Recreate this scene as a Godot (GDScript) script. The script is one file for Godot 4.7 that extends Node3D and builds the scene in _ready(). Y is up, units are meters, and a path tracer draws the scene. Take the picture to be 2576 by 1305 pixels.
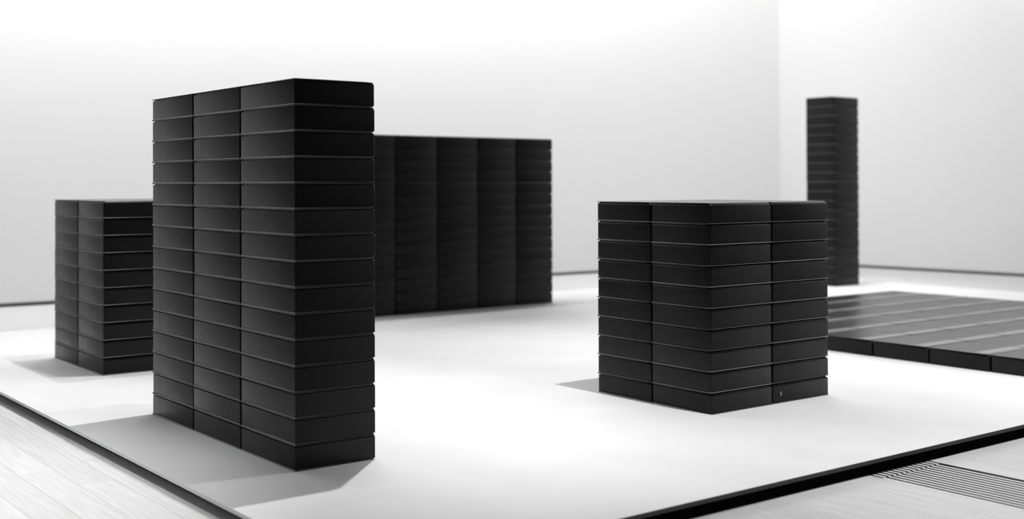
extends Node3D
# Black storage boxes stacked on a low white platform in a white gallery.
# Plan coordinates: X along the platform's front edge, Z away from the viewer (Godot z = -Z), y up.
const PH := 0.055       # height of the platform's top above the floor
const CH := 0.0911      # height of one box
const ROOM := 9.0       # ceiling height
const FOC := 2920.08    # focal length in pixels of the 2576 x 1305 frame
const ORD := ["first", "second", "third", "fourth", "fifth", "sixth", "seventh", "eighth", "ninth", "tenth", "eleventh", "twelfth", "thirteenth", "fourteenth", "fifteenth", "sixteenth", "seventeenth", "eighteenth", "nineteenth", "twentieth"]

var rng := RandomNumberGenerator.new()
var mesh_cache := {}
var taken := {}
var cloth: Array[StandardMaterial3D] = []
var sheen_mat: StandardMaterial3D
var lid_mat: Array[StandardMaterial3D] = []
var glint_scuff_mat: Array[StandardMaterial3D] = []
var board_mat: Array[StandardMaterial3D] = []
var wall_white: StandardMaterial3D
var wall_grey: StandardMaterial3D
var skirt_grey: StandardMaterial3D
var matt_black: StandardMaterial3D
var plat_white: StandardMaterial3D
var edge_pale: StandardMaterial3D
var edge_dark: StandardMaterial3D
var wood: Array[StandardMaterial3D] = []
var grille_wood: StandardMaterial3D
var lamp_black: StandardMaterial3D
var lamp_glow: StandardMaterial3D

func _ready() -> void:
	rng.seed = 71
	set_camera()
	set_air()
	set_lights()
	make_materials()
	build_room()
	build_floor()
	build_platform()
	build_grille()
	build_stacks()

# ---------------------------------------------------------------- camera, air, lights
func set_camera() -> void:
	var cam := Camera3D.new()
	cam.name = "camera"
	var at := CameraAttributesPhysical.new()
	at.frustum_focal_length = 85.0
	at.exposure_aperture = 3.2
	at.frustum_focus_distance = 4.75
	at.frustum_near = 0.05
	at.frustum_far = 100.0
	cam.attributes = at
	cam.projection = Camera3D.PROJECTION_FRUSTUM
	cam.keep_aspect = Camera3D.KEEP_HEIGHT
	cam.near = 0.05
	cam.far = 100.0
	cam.size = 2.0 * 0.05 * 652.5 / FOC
	cam.frustum_offset = Vector2(0.05 * (1288.0 - 988.16) / FOC, -0.05 * (652.5 - 436.51) / FOC)
	var b := Basis(Vector3(0.823364, -0.002600, 0.567508), Vector3(-0.002626, 0.999961, 0.008392), Vector3(-0.567508, -0.008400, 0.823325))
	cam.transform = Transform3D(b.orthonormalized(), Vector3(0, PH + 0.9991, 0))
	add_child(cam)
	cam.current = true

func set_air() -> void:
	var we := WorldEnvironment.new()
	we.name = "environment"
	var e := Environment.new()
	e.background_mode = Environment.BG_COLOR
	e.background_color = Color.BLACK
	e.tonemap_mode = Environment.TONE_MAPPER_LINEAR
	e.tonemap_exposure = 1.0
	e.sdfgi_enabled = true
	e.ssao_enabled = true
	e.ssil_enabled = true
	we.environment = e
	add_child(we)

# plan X, Z of the lamp; plan X, Z it is aimed at; energy; half angle; height
const SPOTS := [
	[4.05, 4.98, 2.00, 4.25, 42.0, 15.0, 8.6],
	[4.15, 3.20, 1.90, 4.40, 9.0, 15.0, 8.6],
	[4.40, 6.76, 2.30, 6.20, 16.0, 12.0, 8.6],
	[4.30, 5.07, 2.30, 6.30, 13.5, 11.0, 8.6],
	[4.20, 1.67, 4.90, 3.10, 50.0, 20.0, 8.6],
	[9.60, 7.90, 7.00, 4.60, 32.0, 16.0, 8.6],
	[5.60, 4.60, 4.10, 5.90, 20.0, 12.0, 8.6],  # added fill for the open middle
	[7.80, 6.80, 9.60, 6.90, 44.0, 16.0, 8.6],
	[0.40, 3.90, 0.75, 4.00, 46.0, 10.0, 8.6],  # added to brighten the planks beside the platform
	[3.00, -0.6, 3.30, 2.00, 16.0, 12.0, 8.6],  # added to lift the near edge and the floor before it
	[12.4, 5.20, 7.30, 4.40, 6.0, 18.0, 3.7],  # unseen lamp added for glints on the flat lids
	[7.60, -0.4, 7.00, 1.10, 44.0, 17.0, 8.6],  # added so the box faces reflect a bright floor
]

func set_lights() -> void:
	for s in SPOTS:
		var l := SpotLight3D.new()
		l.name = "spot_beam"
		var p := Vector3(s[0], s[6], -s[1])
		var t := Vector3(s[2], PH, -s[3])
		var d := (t - p).normalized()
		l.look_at_from_position(p + d * 0.02, t, Vector3.FORWARD)
		l.light_energy = s[4]
		l.spot_angle = s[5]
		l.spot_angle_attenuation = 1.0
		l.spot_range = 30.0
		l.spot_attenuation = 2.0
		l.light_size = 0.05
		l.shadow_enabled = true
		add_child(l, true)
	for w in WASH:
		var a := AreaLight3D.new()
		a.name = "wash_light"
		a.area_size = Vector2(w[6], 0.4)
		a.light_energy = w[7]
		a.area_range = 30.0
		a.shadow_enabled = true
		var p := Vector3(w[0], w[1], -w[2])
		var d := Vector3(w[3], w[4], -w[5]).normalized()
		a.look_at_from_position(p + d * 0.03, p + d, Vector3.UP)
		add_child(a, true)

const AIMS := ["the big tower from its far side", "the big tower from its near side", "the stack behind the big tower from its far side", "the stack behind the big tower from its near side", "the square stack near the floor grille", "the flat layer from behind", "the platform's open middle as added fill", "the slender tower at the back", "the plank floor beside the big tower as added fill", "the platform's near edge as added fill", "the flat layer from low, added for lid glints", "the floor beyond the grille, added to light it"]

# unseen lamps added to brighten the walls: plan X, y, Z of the lamp; direction; length; energy
const WASH := [
	[4.7, 6.1, 8.0, -0.0456, -0.46, 0.89, 12.0, 74.0],
	[11.0, 6.3, 3.0, 0.88, -0.48, 0.08, 8.0, 28.0],
]

# ---------------------------------------------------------------- helpers
func at(x: float, y: float, z: float) -> Vector3:      # plan, y above the platform's top
	return Vector3(x, y + PH, -z)

func numbered(called: String) -> String:
	if not taken.has(called):
		taken[called] = 0
		return called
	taken[called] += 1
	return "%s_%03d" % [called, taken[called]]

func tag(o: Node, label: String, category := "", group := "", kind := "") -> void:
	if label: o.set_meta("label", label)
	if category: o.set_meta("category", category)
	if group: o.set_meta("group", group)
	if kind: o.set_meta("kind", kind)

func put(called: String, m: Mesh, mat: Material, parent: Node, pos := Vector3.ZERO) -> MeshInstance3D:
	var o := MeshInstance3D.new()
	o.name = called
	o.mesh = m
	o.material_override = mat
	o.position = pos
	parent.add_child(o, true)
	return o

func struct_box(called: String, size: Vector3, mat: Material, pos: Vector3, turn := 0.0) -> MeshInstance3D:
	var m := BoxMesh.new()
	m.size = size
	var o := put(called, m, mat, self, pos)
	o.rotation.y = turn
	tag(o, "", "", "", "structure")
	return o

func outline(hx: float, zb: float, zf: float, r_back: float, r_front: float, n := 3) -> PackedVector2Array:
	# rounded rectangle, x from -hx to hx, z from zb (back) to zf (front)
	var p := PackedVector2Array()
	var cs := [[hx - r_front, zf - r_front, 0.0, r_front], [-hx + r_front, zf - r_front, 90.0, r_front], [-hx + r_back, zb + r_back, 180.0, r_back], [hx - r_back, zb + r_back, 270.0, r_back]]
	for c in cs:
		for i in n + 1:
			var a := deg_to_rad(c[2] + 90.0 * i / n)
			p.append(Vector2(c[0] + c[3] * cos(a), c[1] + c[3] * sin(a)))
	return p

func loft(rings: Array, cap_top := true, cap_bottom := true) -> ArrayMesh:
	# rings: [y, outline]; one smooth skin, flat caps
	var st := SurfaceTool.new()
	st.begin(Mesh.PRIMITIVE_TRIANGLES)
	var n: int = rings[0][1].size()
	st.set_smooth_group(-1)
	for k in rings.size() - 1:
		var lo: PackedVector2Array = rings[k][1]
		var hi: PackedVector2Array = rings[k + 1][1]
		var y0: float = rings[k][0]
		var y1: float = rings[k + 1][0]
		st.set_smooth_group(rings[k][2] if rings[k].size() > 2 else -1)
		for i in n:
			var j := (i + 1) % n
			var a := Vector3(lo[i].x, y0, lo[i].y)
			var b := Vector3(lo[j].x, y0, lo[j].y)
			var c := Vector3(hi[j].x, y1, hi[j].y)
			var d := Vector3(hi[i].x, y1, hi[i].y)
			for v in [a, c, b, a, d, c]:
				st.add_vertex(v)
	st.set_smooth_group(-1)
	for e in [[rings.size() - 1, true, cap_top], [0, false, cap_bottom]]:
		if not e[2]:
			continue
		var o: PackedVector2Array = rings[e[0]][1]
		var y: float = rings[e[0]][0]
		for i in range(1, n - 1):
			var a := Vector3(o[0].x, y, o[0].y)
			var b := Vector3(o[i].x, y, o[i].y)
			var c := Vector3(o[i + 1].x, y, o[i + 1].y)
			for v in ([a, b, c] if not e[1] else [a, c, b]):
				st.add_vertex(v)
	st.generate_normals()
	return st.commit()

# ---------------------------------------------------------------- materials
func flat(c: float, rough: float, spec := 0.5) -> StandardMaterial3D:
	var m := StandardMaterial3D.new()
	m.albedo_color = Color(c, c, c).linear_to_srgb()
	m.roughness = rough
	m.metallic_specular = spec
	return m

func noise_tex(size: int, freq: float, lo: float, hi: float, seed_no: int, kind := FastNoiseLite.TYPE_SIMPLEX_SMOOTH, octaves := 3) -> NoiseTexture2D:
	var t := NoiseTexture2D.new()
	t.width = size
	t.height = size
	t.seamless = true
	var f := FastNoiseLite.new()
	f.noise_type = kind
	f.frequency = freq
	f.seed = seed_no
	f.fractal_octaves = octaves
	t.noise = f
	var g := Gradient.new()
	g.set_color(0, Color(lo, lo, lo))
	g.set_color(1, Color(hi, hi, hi))
	t.color_ramp = g
	return t

func make_materials() -> void:
	var weave := noise_tex(256, 0.22, 0.0, 1.0, 5)
	var rub := noise_tex(256, 0.012, 0.75, 1.0, 9)
	for k in 5:
		var m := flat([0.0035, 0.005, 0.007, 0.0095, 0.015][k], [0.40, 0.43, 0.40, 0.45, 0.48][k], 0.36)
		m.resource_name = "black book cloth"
		m.heightmap_enabled = true
		m.heightmap_texture = weave
		m.heightmap_scale = 0.012
		m.roughness_texture = rub
		m.uv1_triplanar = true
		m.uv1_scale = Vector3(3, 3, 3)
		cloth.append(m)
		var lm := flat(0.004 + 0.002 * k, 0.29 + 0.012 * k, 0.45)
		lm.resource_name = "black polished lid cloth"
		lid_mat.append(lm)
		var wm := flat([0.05, 0.10, 0.17, 0.30, 0.2][k], 0.4, 0.6)  # bright edge highlights put into the board colour; one tint is the scuff
		wm.resource_name = "pale board glint and scuff"
		glint_scuff_mat.append(wm)
		var b := flat(0.010 + 0.003 * k, 0.36, 0.7)
		b.resource_name = "black covered board edge"
		board_mat.append(b)
	sheen_mat = flat(0.19, 0.36, 0.6)
	sheen_mat.resource_name = "grey lid sheen"
	wall_white = flat(0.86, 0.9, 0.2)
	wall_white.resource_name = "white wall paint"
	wall_grey = flat(0.10, 0.9, 0.2)  # unseen walls and ceiling coloured dark to keep box reflections dim
	wall_grey.resource_name = "dark grey for unseen walls"
	skirt_grey = flat(0.30, 0.8, 0.2)
	skirt_grey.resource_name = "grey skirting"
	matt_black = flat(0.004, 0.95, 0.05)
	matt_black.resource_name = "matt black"
	plat_white = flat(0.86, 0.6, 0.2)
	plat_white.resource_name = "white platform paint"
	plat_white.albedo_texture = noise_tex(512, 0.008, 0.97, 1.0, 3)
	plat_white.uv1_triplanar = true
	plat_white.uv1_world_triplanar = true
	plat_white.uv1_scale = Vector3(0.4, 0.4, 0.4)
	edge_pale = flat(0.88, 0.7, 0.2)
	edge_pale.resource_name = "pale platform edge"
	edge_dark = flat(0.09, 0.7, 0.2)  # front and back edge strips coloured darker than the side ones
	edge_dark.resource_name = "dark platform edge"
	var grain := noise_tex(512, 0.035, 0.91, 1.0, 21, FastNoiseLite.TYPE_SIMPLEX_SMOOTH, 4)
	for k in 4:
		var m := flat([0.69, 0.715, 0.70, 0.73][k], 0.55, 0.3)
		m.resource_name = "pale floor wood"
		m.albedo_texture = grain
		m.uv1_triplanar = true
		m.uv1_world_triplanar = true
		m.uv1_scale = Vector3(2.6, 2.6, 0.16)
		m.uv1_offset = Vector3(0.37 * k, 0, 0.21 * k)
		wood.append(m)
	grille_wood = flat(0.68, 0.6, 0.3)
	grille_wood.resource_name = "pale grille wood"
	lamp_black = flat(0.02, 0.5)
	lamp_glow = flat(0.8, 0.5)
	lamp_glow.emission_enabled = true
	lamp_glow.emission = Color(1, 1, 1)
	lamp_glow.emission_energy_multiplier = 0.25

# ---------------------------------------------------------------- room
func build_room() -> void:
	var t := 0.2
	# far wall: Z = 10.24 - 0.0456 X
	var a := 0.0456
	var lift := 0.036
	var up := ROOM - lift
	var n := Vector3(sin(a), 0, -cos(a))
	var c := Vector3(3.9, 0, -(10.24 - 0.0456 * 3.9))
	struct_box("wall_back", Vector3(19.0, up, t), wall_white, c + n * (t * 0.5) + Vector3(0, lift + up * 0.5, 0), -a)
	struct_box("baseboard_back", Vector3(19.0, lift - 0.014, t), skirt_grey, c + n * (t * 0.5 + 0.012) + Vector3(0, 0.014 + (lift - 0.014) * 0.5, 0), -a)
	struct_box("shade_gap_1", Vector3(19.0, 0.014, t), matt_black, c + n * (t * 0.5 + 0.02) + Vector3(0, 0.007, 0), -a)  # shadow gap at the wall foot, its dark put in as black
	# right wall through (12.82, 9.66) and (13.05, 6.93)
	var b := 0.0842
	var nr := Vector3(cos(b), 0, -sin(b))
	var cr := Vector3(13.05 + 0.0842 * 3.0, 0, -(6.93 - 3.0))
	struct_box("wall_right", Vector3(t, up, 17.0), wall_white, cr + nr * (t * 0.5) + Vector3(0, lift + up * 0.5, 0), b)
	struct_box("baseboard_right", Vector3(t, lift - 0.014, 17.0), skirt_grey, cr + nr * (t * 0.5 + 0.012) + Vector3(0, 0.014 + (lift - 0.014) * 0.5, 0), b)
	struct_box("shade_gap_2", Vector3(t, 0.014, 17.0), matt_black, cr + nr * (t * 0.5 + 0.02) + Vector3(0, 0.007, 0), b)  # same black strip for the shade under the right wall
	struct_box("wall_left", Vector3(t, ROOM, 16.0), wall_grey, Vector3(-5.1, ROOM * 0.5, -3.5))
	struct_box("wall_front", Vector3(20.0, ROOM, t), wall_grey, Vector3(4.6, ROOM * 0.5, 4.1))
	struct_box("ceiling", Vector3(20.5, t, 17.0), wall_grey, Vector3(4.6, ROOM + t * 0.5, -3.4))
	for s in SPOTS:
		var p := Vector3(s[0], s[6], -s[1])
		var o := Node3D.new()
		o.name = numbered("unseen_spotlight")  # hung out of view; some are added only as fill
		add_child(o, true)
		o.look_at_from_position(p, Vector3(s[2], PH, -s[3]), Vector3.FORWARD)
		tag(o, "black hanging spotlight aimed at " + AIMS[SPOTS.find(s)], "spotlight", "hanging spotlights")
		var cyl := CylinderMesh.new()
		cyl.top_radius = 0.07
		cyl.bottom_radius = 0.055
		cyl.height = 0.22
		cyl.radial_segments = 20
		var h := put("lamp_housing", cyl, lamp_black, o, Vector3(0, 0, 0.13))
		h.rotation.x = PI / 2
		var disc := CylinderMesh.new()
		disc.top_radius = 0.05
		disc.bottom_radius = 0.05
		disc.height = 0.008
		disc.radial_segments = 20
		var g := put("lens", disc, lamp_glow, o, Vector3(0, 0, 0.01))
		g.rotation.x = PI / 2
		var rod := CylinderMesh.new()
		rod.top_radius = 0.012
		rod.bottom_radius = 0.012
		rod.height = ROOM - s[6]
		var r := put("hanging_rod", rod, lamp_black, o)
		r.global_transform = Transform3D(Basis(), Vector3(p.x, (ROOM + s[6]) * 0.5, p.z) + o.global_basis.z * 0.13)
	for w in WASH:
		var p := Vector3(w[0], w[1], -w[2])
		var d := Vector3(w[3], w[4], -w[5]).normalized()
		var o := Node3D.new()
		o.name = numbered("added_washer")  # fitting added out of view for the wall fill
		add_child(o, true)
		o.look_at_from_position(p, p + d, Vector3.UP)
		tag(o, "long added wall fill lamp hung high above the %s" % ["platform's far edge", "slender tower's end of the platform"][WASH.find(w)], "ceiling lamp", "added wall lamps")
		var bm := BoxMesh.new()
		bm.size = Vector3(w[6] + 0.06, 0.46, 0.12)
		put("lamp_housing", bm, lamp_black, o, Vector3(0, 0, 0.08))
		var gm := BoxMesh.new()
		gm.size = Vector3(w[6], 0.4, 0.01)
		put("lamp_face", gm, lamp_glow, o, Vector3(0, 0, 0.01))
		for sx in [-0.4, 0.4]:
			var rod := CylinderMesh.new()
			rod.top_radius = 0.012
			rod.bottom_radius = 0.012
			rod.height = ROOM - w[1]
			var r := put("hanging_rod", rod, lamp_black, o)
			r.global_transform = Transform3D(Basis(), p + o.global_basis.x * (sx * w[6]) + o.global_basis.z * 0.08 + Vector3(0, (ROOM - w[1]) * 0.5, 0))

# ---------------------------------------------------------------- floor
const GX0 := 3.786      # opening of the floor grille
const GX1 := 4.168
const GZ0 := 0.9
const GZ1 := 2.75
const PL := [0.35, 5.6, 0.5, 2.75]      # field of single planks in front: x0, x1, z0, z1
const PL2 := [0.35, 1.8, 2.75, 7.0]     # and along the platform's left edge

func slab(x0: float, x1: float, z0: float, z1: float, y0: float, y1: float, st: SurfaceTool) -> void:
	var m := BoxMesh.new()
	m.size = Vector3(x1 - x0, y1 - y0, z1 - z0)
	st.append_from(m, 0, Transform3D(Basis(), Vector3((x0 + x1) * 0.5, (y0 + y1) * 0.5, -(z0 + z1) * 0.5)))

func build_floor() -> void:
	var st := SurfaceTool.new()
	st.begin(Mesh.PRIMITIVE_TRIANGLES)
	var e := 0.03
	slab(-5.2, PL[0], -4.2, 11.2, -e, 0.0, st)
	slab(PL[0], 1.8, PL2[3], 11.2, -e, 0.0, st)
	slab(1.8, PL[1], PL[3], 11.2, -e, 0.0, st)
	slab(PL[1], 14.6, -4.2, 11.2, -e, 0.0, st)
	slab(PL[0], PL[1], -4.2, PL[2], -e, 0.0, st)
	var f := put("floor", st.commit(), wood[1], self)
	tag(f, "", "", "", "structure")
	var under := BoxMesh.new()
	under.size = Vector3(20.5, 0.15, 16.5)
	put("subfloor", under, matt_black, f, Vector3(4.6, -e - 0.085, -3.5))
	var w := 0.131
	var gap := 0.0007
	for fld in [PL, PL2]:
		var cols := int(round((fld[1] - fld[0]) / w))
		var cw: float = (fld[1] - fld[0]) / cols
		for i in cols:
			var x0: float = fld[0] + i * cw
			var z: float = fld[2]
			var first := true
			while z < fld[3] - 0.01:
				var l := rng.randf_range(1.3, 2.2)
				if first:
					l = rng.randf_range(0.5, 2.2)
				first = false
				var z1 := minf(z + l, fld[3])
				if fld[3] - z1 < 0.3:
					z1 = fld[3]
				# keep the grille's opening free
				var parts := []
				if fld == PL and x0 + cw > GX0 and x0 < GX1 and z < GZ1 and z1 > GZ0:
					if z < GZ0:
						parts.append([x0, x0 + cw, z, GZ0])
					if z1 > GZ1:
						parts.append([x0, x0 + cw, GZ1, z1])
					if x0 < GX0 - 0.005:
						parts.append([x0, GX0, maxf(z, GZ0), minf(z1, GZ1)])
					if x0 + cw > GX1 + 0.005:
						parts.append([GX1, x0 + cw, maxf(z, GZ0), minf(z1, GZ1)])
				else:
					parts.append([x0, x0 + cw, z, z1])
				for q in parts:
					plank(q[0] + gap * 0.5, q[1] - gap * 0.5, q[2] + gap * 0.5, q[3] - gap * 0.5, f, wood[rng.randi() % 4])
				z = z1

func plank(x0: float, x1: float, z0: float, z1: float, f: Node, mat: Material) -> void:
	if x1 - x0 < 0.004 or z1 - z0 < 0.004:
		return
	var hx := (x1 - x0) * 0.5
	var hz := (z1 - z0) * 0.5
	var b := minf(0.0006, hx * 0.4)
	var lo := PackedVector2Array([Vector2(hx, hz), Vector2(-hx, hz), Vector2(-hx, -hz), Vector2(hx, -hz)])
	var hi := PackedVector2Array([Vector2(hx - b, hz - b), Vector2(-hx + b, hz - b), Vector2(-hx + b, -hz + b), Vector2(hx - b, -hz + b)])
	put("plank", loft([[-0.022, lo], [-0.0008, lo], [0.0, hi]]), mat, f, Vector3((x0 + x1) * 0.5, 0, -(z0 + z1) * 0.5))

func build_grille() -> void:
	var o := Node3D.new()
	o.name = "floor_grille"
	add_child(o)
	o.position = Vector3((GX0 + GX1) * 0.5, 0, -(GZ0 + GZ1) * 0.5)
	tag(o, "narrow slatted floor grille of pale bars running out from under the platform", "grille")
	var tray := BoxMesh.new()
	tray.size = Vector3(GX1 - GX0 - 0.002, 0.004, GZ1 - GZ0 - 0.002)
	put("tray", tray, matt_black, o, Vector3(0, -0.0275, 0))
	var pitch := (GX1 - GX0) / 12.5
	var joint := 2.424
	for sec in 2:
		var z0: float = [GZ0 + 0.003, joint + 0.001][sec]
		var z1: float = [joint - 0.001, GZ1 - 0.003][sec]
		for i in 12:
			var x := GX0 + pitch * (i + 0.29 + sec * 0.44)
			var bm := BoxMesh.new()
			bm.size = Vector3(pitch * 0.50, 0.0238, z1 - z0)
			var sl := put("slat", bm, matt_black, o, Vector3(x - o.position.x, -0.0136, -(z0 + z1) * 0.5 - o.position.z))
			var cm := BoxMesh.new()
			cm.size = Vector3(pitch * 0.54, 0.0012, z1 - z0)
			put("cap", cm, grille_wood, sl, Vector3(0, 0.0125, 0))

# ---------------------------------------------------------------- platform
const PX0 := 1.622
const PX1 := 10.65
const PZ0 := 2.466
const PZ1 := 8.0

func build_platform() -> void:
	var o := Node3D.new()
	o.name = "platform"
	add_child(o)
	o.position = Vector3((PX0 + PX1) * 0.5, 0, -(PZ0 + PZ1) * 0.5)
	tag(o, "large low white platform with a thin overhanging top carrying all the black box stacks", "platform")
	var sx := PX1 - PX0
	var sz := PZ1 - PZ0
	var th := 0.0135
	var e := 0.004
	var top := BoxMesh.new()
	top.size = Vector3(sx - 2 * e, th, sz - 2 * e)
	put("top_panel", top, plat_white, o, Vector3(0, PH - th * 0.5, 0))
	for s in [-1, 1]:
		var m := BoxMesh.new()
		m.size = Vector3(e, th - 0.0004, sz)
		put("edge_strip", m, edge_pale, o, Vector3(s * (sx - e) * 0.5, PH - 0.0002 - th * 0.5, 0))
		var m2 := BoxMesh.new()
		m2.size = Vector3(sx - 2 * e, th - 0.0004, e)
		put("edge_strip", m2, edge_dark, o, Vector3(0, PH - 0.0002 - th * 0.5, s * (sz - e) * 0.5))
	var pl := BoxMesh.new()
	pl.size = Vector3(sx - 0.12, PH - th - 0.0004, sz - 0.02)
	put("plinth", pl, matt_black, o, Vector3(0, (PH - th) * 0.5, 0))

# ---------------------------------------------------------------- boxes
func box_meshes(l: float, w: float, small_spine: bool) -> Array:
	# l along local x, w along local z; the rounded spine is on the +z side
	var key := "%.4f %.4f %s" % [l, w, small_spine]
	if mesh_cache.has(key):
		return mesh_cache[key]
	var hx := l * 0.5
	var hz := w * 0.5
	var th := 0.0036
	var g := 0.0003
	# body: tray walls set back from the boards, a groove under the lid board, a rounded spine
	var i := 0.0028
	var q := i + 0.0055
	var body: ArrayMesh
	var tb: ArrayMesh
	var bb: ArrayMesh
	if small_spine:
		body = loft([
			[0.0005, outline(hx - q, -hz + q, hz - 0.0120, 0.003, 0.004)],
			[0.0022, outline(hx - q, -hz + q, hz - 0.0045, 0.003, 0.004), 1],
			[th + 0.0002, outline(hx - q, -hz + q, hz - 0.0028, 0.003, 0.004), 1],
			[th + 0.0008, outline(hx - i, -hz + i, hz - 0.0026, 0.003, 0.004), 2],
			[CH - 0.0088, outline(hx - i, -hz + i, hz - 0.0026, 0.003, 0.004), 1],
			[CH - 0.0076, outline(hx - q, -hz + q, hz - 0.0026, 0.003, 0.004), 2],
			[CH - 0.0030, outline(hx - q, -hz + q, hz - 0.0032, 0.003, 0.004), 1],
			[CH - 0.0014, outline(hx - q, -hz + q, hz - 0.0060, 0.003, 0.004), 1],
			[CH - 0.0005, outline(hx - q, -hz + q, hz - 0.0140, 0.003, 0.004), 1],
		])
	else:
		body = loft([
			[th - 0.0002, outline(hx - q, -hz + q, hz - i - 0.0040, 0.003, 0.004)],
			[th + 0.0020, outline(hx - i, -hz + i, hz - i, 0.003, 0.004), 2],
			[CH - 0.0145, outline(hx - i, -hz + i, hz - i, 0.003, 0.005), 1],
			[CH - 0.0088, outline(hx - i, -hz + i, hz - i - 0.0013, 0.003, 0.007), 1],
			[CH - 0.0076, outline(hx - q, -hz + q, hz - i - 0.0019, 0.003, 0.009), 2],
			[CH - 0.0058, outline(hx - q, -hz + q, hz - i - 0.0030, 0.003, 0.011), 1],
			[CH - th - g, outline(hx - q, -hz + q, hz - i - 0.0055, 0.003, 0.015), 1],
		])
	var lf := 0.0110 if small_spine else 0.0080
	tb = loft([
		[CH - th - g, outline(hx - 0.0006, -hz + 0.0006, hz - lf, 0.0025, 0.018)],
		[CH - 0.0017 - g, outline(hx, -hz, hz - lf - 0.0020, 0.0025, 0.018), 1],
		[CH - 0.0006 - g, outline(hx - 0.0004, -hz + 0.0004, hz - lf - 0.0065, 0.0025, 0.020), 1],
		[CH - g, outline(hx - 0.0016, -hz + 0.0016, hz - lf - 0.0150, 0.0025, 0.022), 1],
	])
	var bf := 0.0110 if small_spine else 0.0
	bb = loft([
		[0.0, outline(hx - 0.0008, -hz + 0.0008, hz - bf - 0.0008, 0.0025, 0.004)],
		[0.0008, outline(hx, -hz, hz - bf, 0.0025, 0.004), 1],
		[th - 0.0020, outline(hx, -hz, hz - bf, 0.0025, 0.004), 1],
		[th - 0.0008, outline(hx - 0.0007, -hz + 0.0007, hz - bf - 0.0009, 0.0025, 0.004), 1],
		[th, outline(hx - 0.0022, -hz + 0.0022, hz - bf - 0.0026, 0.0025, 0.004), 1],
	])
	# pale band beside the spine: lid reflection put into its colour
	var hb := loft([
		[0.0, outline(hx - 0.012, hz - 0.094, hz - 0.022, 0.003, 0.012)],
		[0.0007, outline(hx - 0.012, hz - 0.094, hz - 0.022, 0.003, 0.012), 1],
		[0.0010, outline(hx - 0.014, hz - 0.092, hz - 0.024, 0.003, 0.012), 1],
	])
	mesh_cache[key] = [body, tb, bb, hb]
	return mesh_cache[key]

func storage_box(l: float, w: float, pos: Vector3, turn: float, shade: int, label: String, group: String, small_spine := false, band := false, edge_glint := -1) -> Node3D:
	var ms := box_meshes(l, w, small_spine)
	var o := Node3D.new()
	o.name = numbered("storage_box")
	add_child(o, true)
	o.position = pos
	o.rotation.y = turn
	tag(o, label, "box", group)
	put("tray", ms[0], cloth[shade], o)
	put("lid_board", ms[1], lid_mat[shade], o)
	put("base_board", ms[2], board_mat[shade] if edge_glint < 0 else glint_scuff_mat[edge_glint], o)  # square stack: the highlight on the board edge is in its colour
	if band:
		put("sheen_band", ms[3], sheen_mat, o, Vector3(0, CH - 0.0003, 0))  # lid reflection put in as a paler band
	return o

# one stack: X0, Z0 corner; counts; pitch along X and Z; is the spine on the +X side (else on the viewer's -Z side)
func stack(x0: float, z0: float, nx: int, nz: int, ny: int, px: float, pz: float, spine_x: bool, where: String, group: String, places: Array, shades := {}) -> void:
	for k in ny:
		for i in nx:
			for j in nz:
				var jx := rng.randf_range(-0.0012, 0.0012)
				var jz := rng.randf_range(-0.0012, 0.0012)
				var jt := deg_to_rad(rng.randf_range(-0.12, 0.12))
				var shade := [0, 0, 1, 1, 1, 2, 2][rng.randi() % 7] as int
				var from_top := ny - 1 - k
				var key := Vector3i(i, j, from_top)
				if shades.has(key):
					shade = shades[key]
				var c := at(x0 + (i + 0.5) * px + jx, k * CH + 0.0002, z0 + (j + 0.5) * pz + jz)
				var label := ""
				if ny == 1:
					label = "black box laid flat, %s from platform's front edge, %s from square stack" % [ORD[j], ORD[i]]
				else:
					var course: String = "top course" if from_top == 0 else ("bottom course" if k == 0 else ORD[from_top] + " course from top")
					label = "black box, %s, %s%s" % [course, places[i * nz + j], where]
				if spine_x:
					storage_box(pz - 0.0030, px - 0.002, c, PI / 2 + jt, shade, label, group, true)
				else:
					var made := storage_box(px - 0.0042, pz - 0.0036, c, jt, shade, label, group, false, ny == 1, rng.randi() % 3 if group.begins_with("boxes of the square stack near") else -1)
					if group.begins_with("boxes of the square stack near") and k == 0 and i == 1 and j == 0:
						var fleck := SphereMesh.new()
						fleck.radius = 0.5
						fleck.height = 1.0
						fleck.radial_segments = 10
						fleck.rings = 5
						var f := put("scuff_mark", fleck, glint_scuff_mat[3], made, Vector3(-0.147, 0.041, (pz - 0.0036) * 0.5 - 0.0028))
						f.scale = Vector3(0.011, 0.022, 0.0014)
						f.rotation.z = 0.25
						tag(f, "pale scuff mark")

func build_stacks() -> void:
	stack(2.005, 3.509, 1, 3, 15, 0.3412, 0.4168, true, " column of the big tower", "boxes of the big tower",
		["nearest", "middle", "farthest"],
		{Vector3i(0, 0, 3): 3, Vector3i(0, 0, 5): 4, Vector3i(0, 0, 6): 3, Vector3i(0, 0, 2): 2, Vector3i(0, 0, 4): 1})
	stack(3.962, 3.338, 2, 2, 10, 0.4169, 0.3460, false, " corner, square stack near floor grille", "boxes of the square stack near the grille",
		["nearest", "tower-side", "flat-layer-side", "hidden"])
	stack(2.192, 5.846, 2, 2, 10, 0.4169, 0.3925, false, " corner, square stack behind big tower", "boxes of the square stack behind the big tower",
		["nearest", "wall-side", "tower-side", "hidden"])
	stack(4.206, 7.225, 6, 1, 15, 0.4, 0.341, false, " from free end, wide box wall", "boxes of the wide wall",
		["sixth column", "fifth column", "fourth column", "third column", "second column", "first column"])
	stack(9.78, 6.742, 1, 1, 20, 0.398, 0.322, false, "slender tower at the back", "boxes of the slender tower", [""])
	stack(6.046, 2.907, 7, 8, 1, 0.4169, 0.341, false, "", "boxes laid flat in one layer", [])
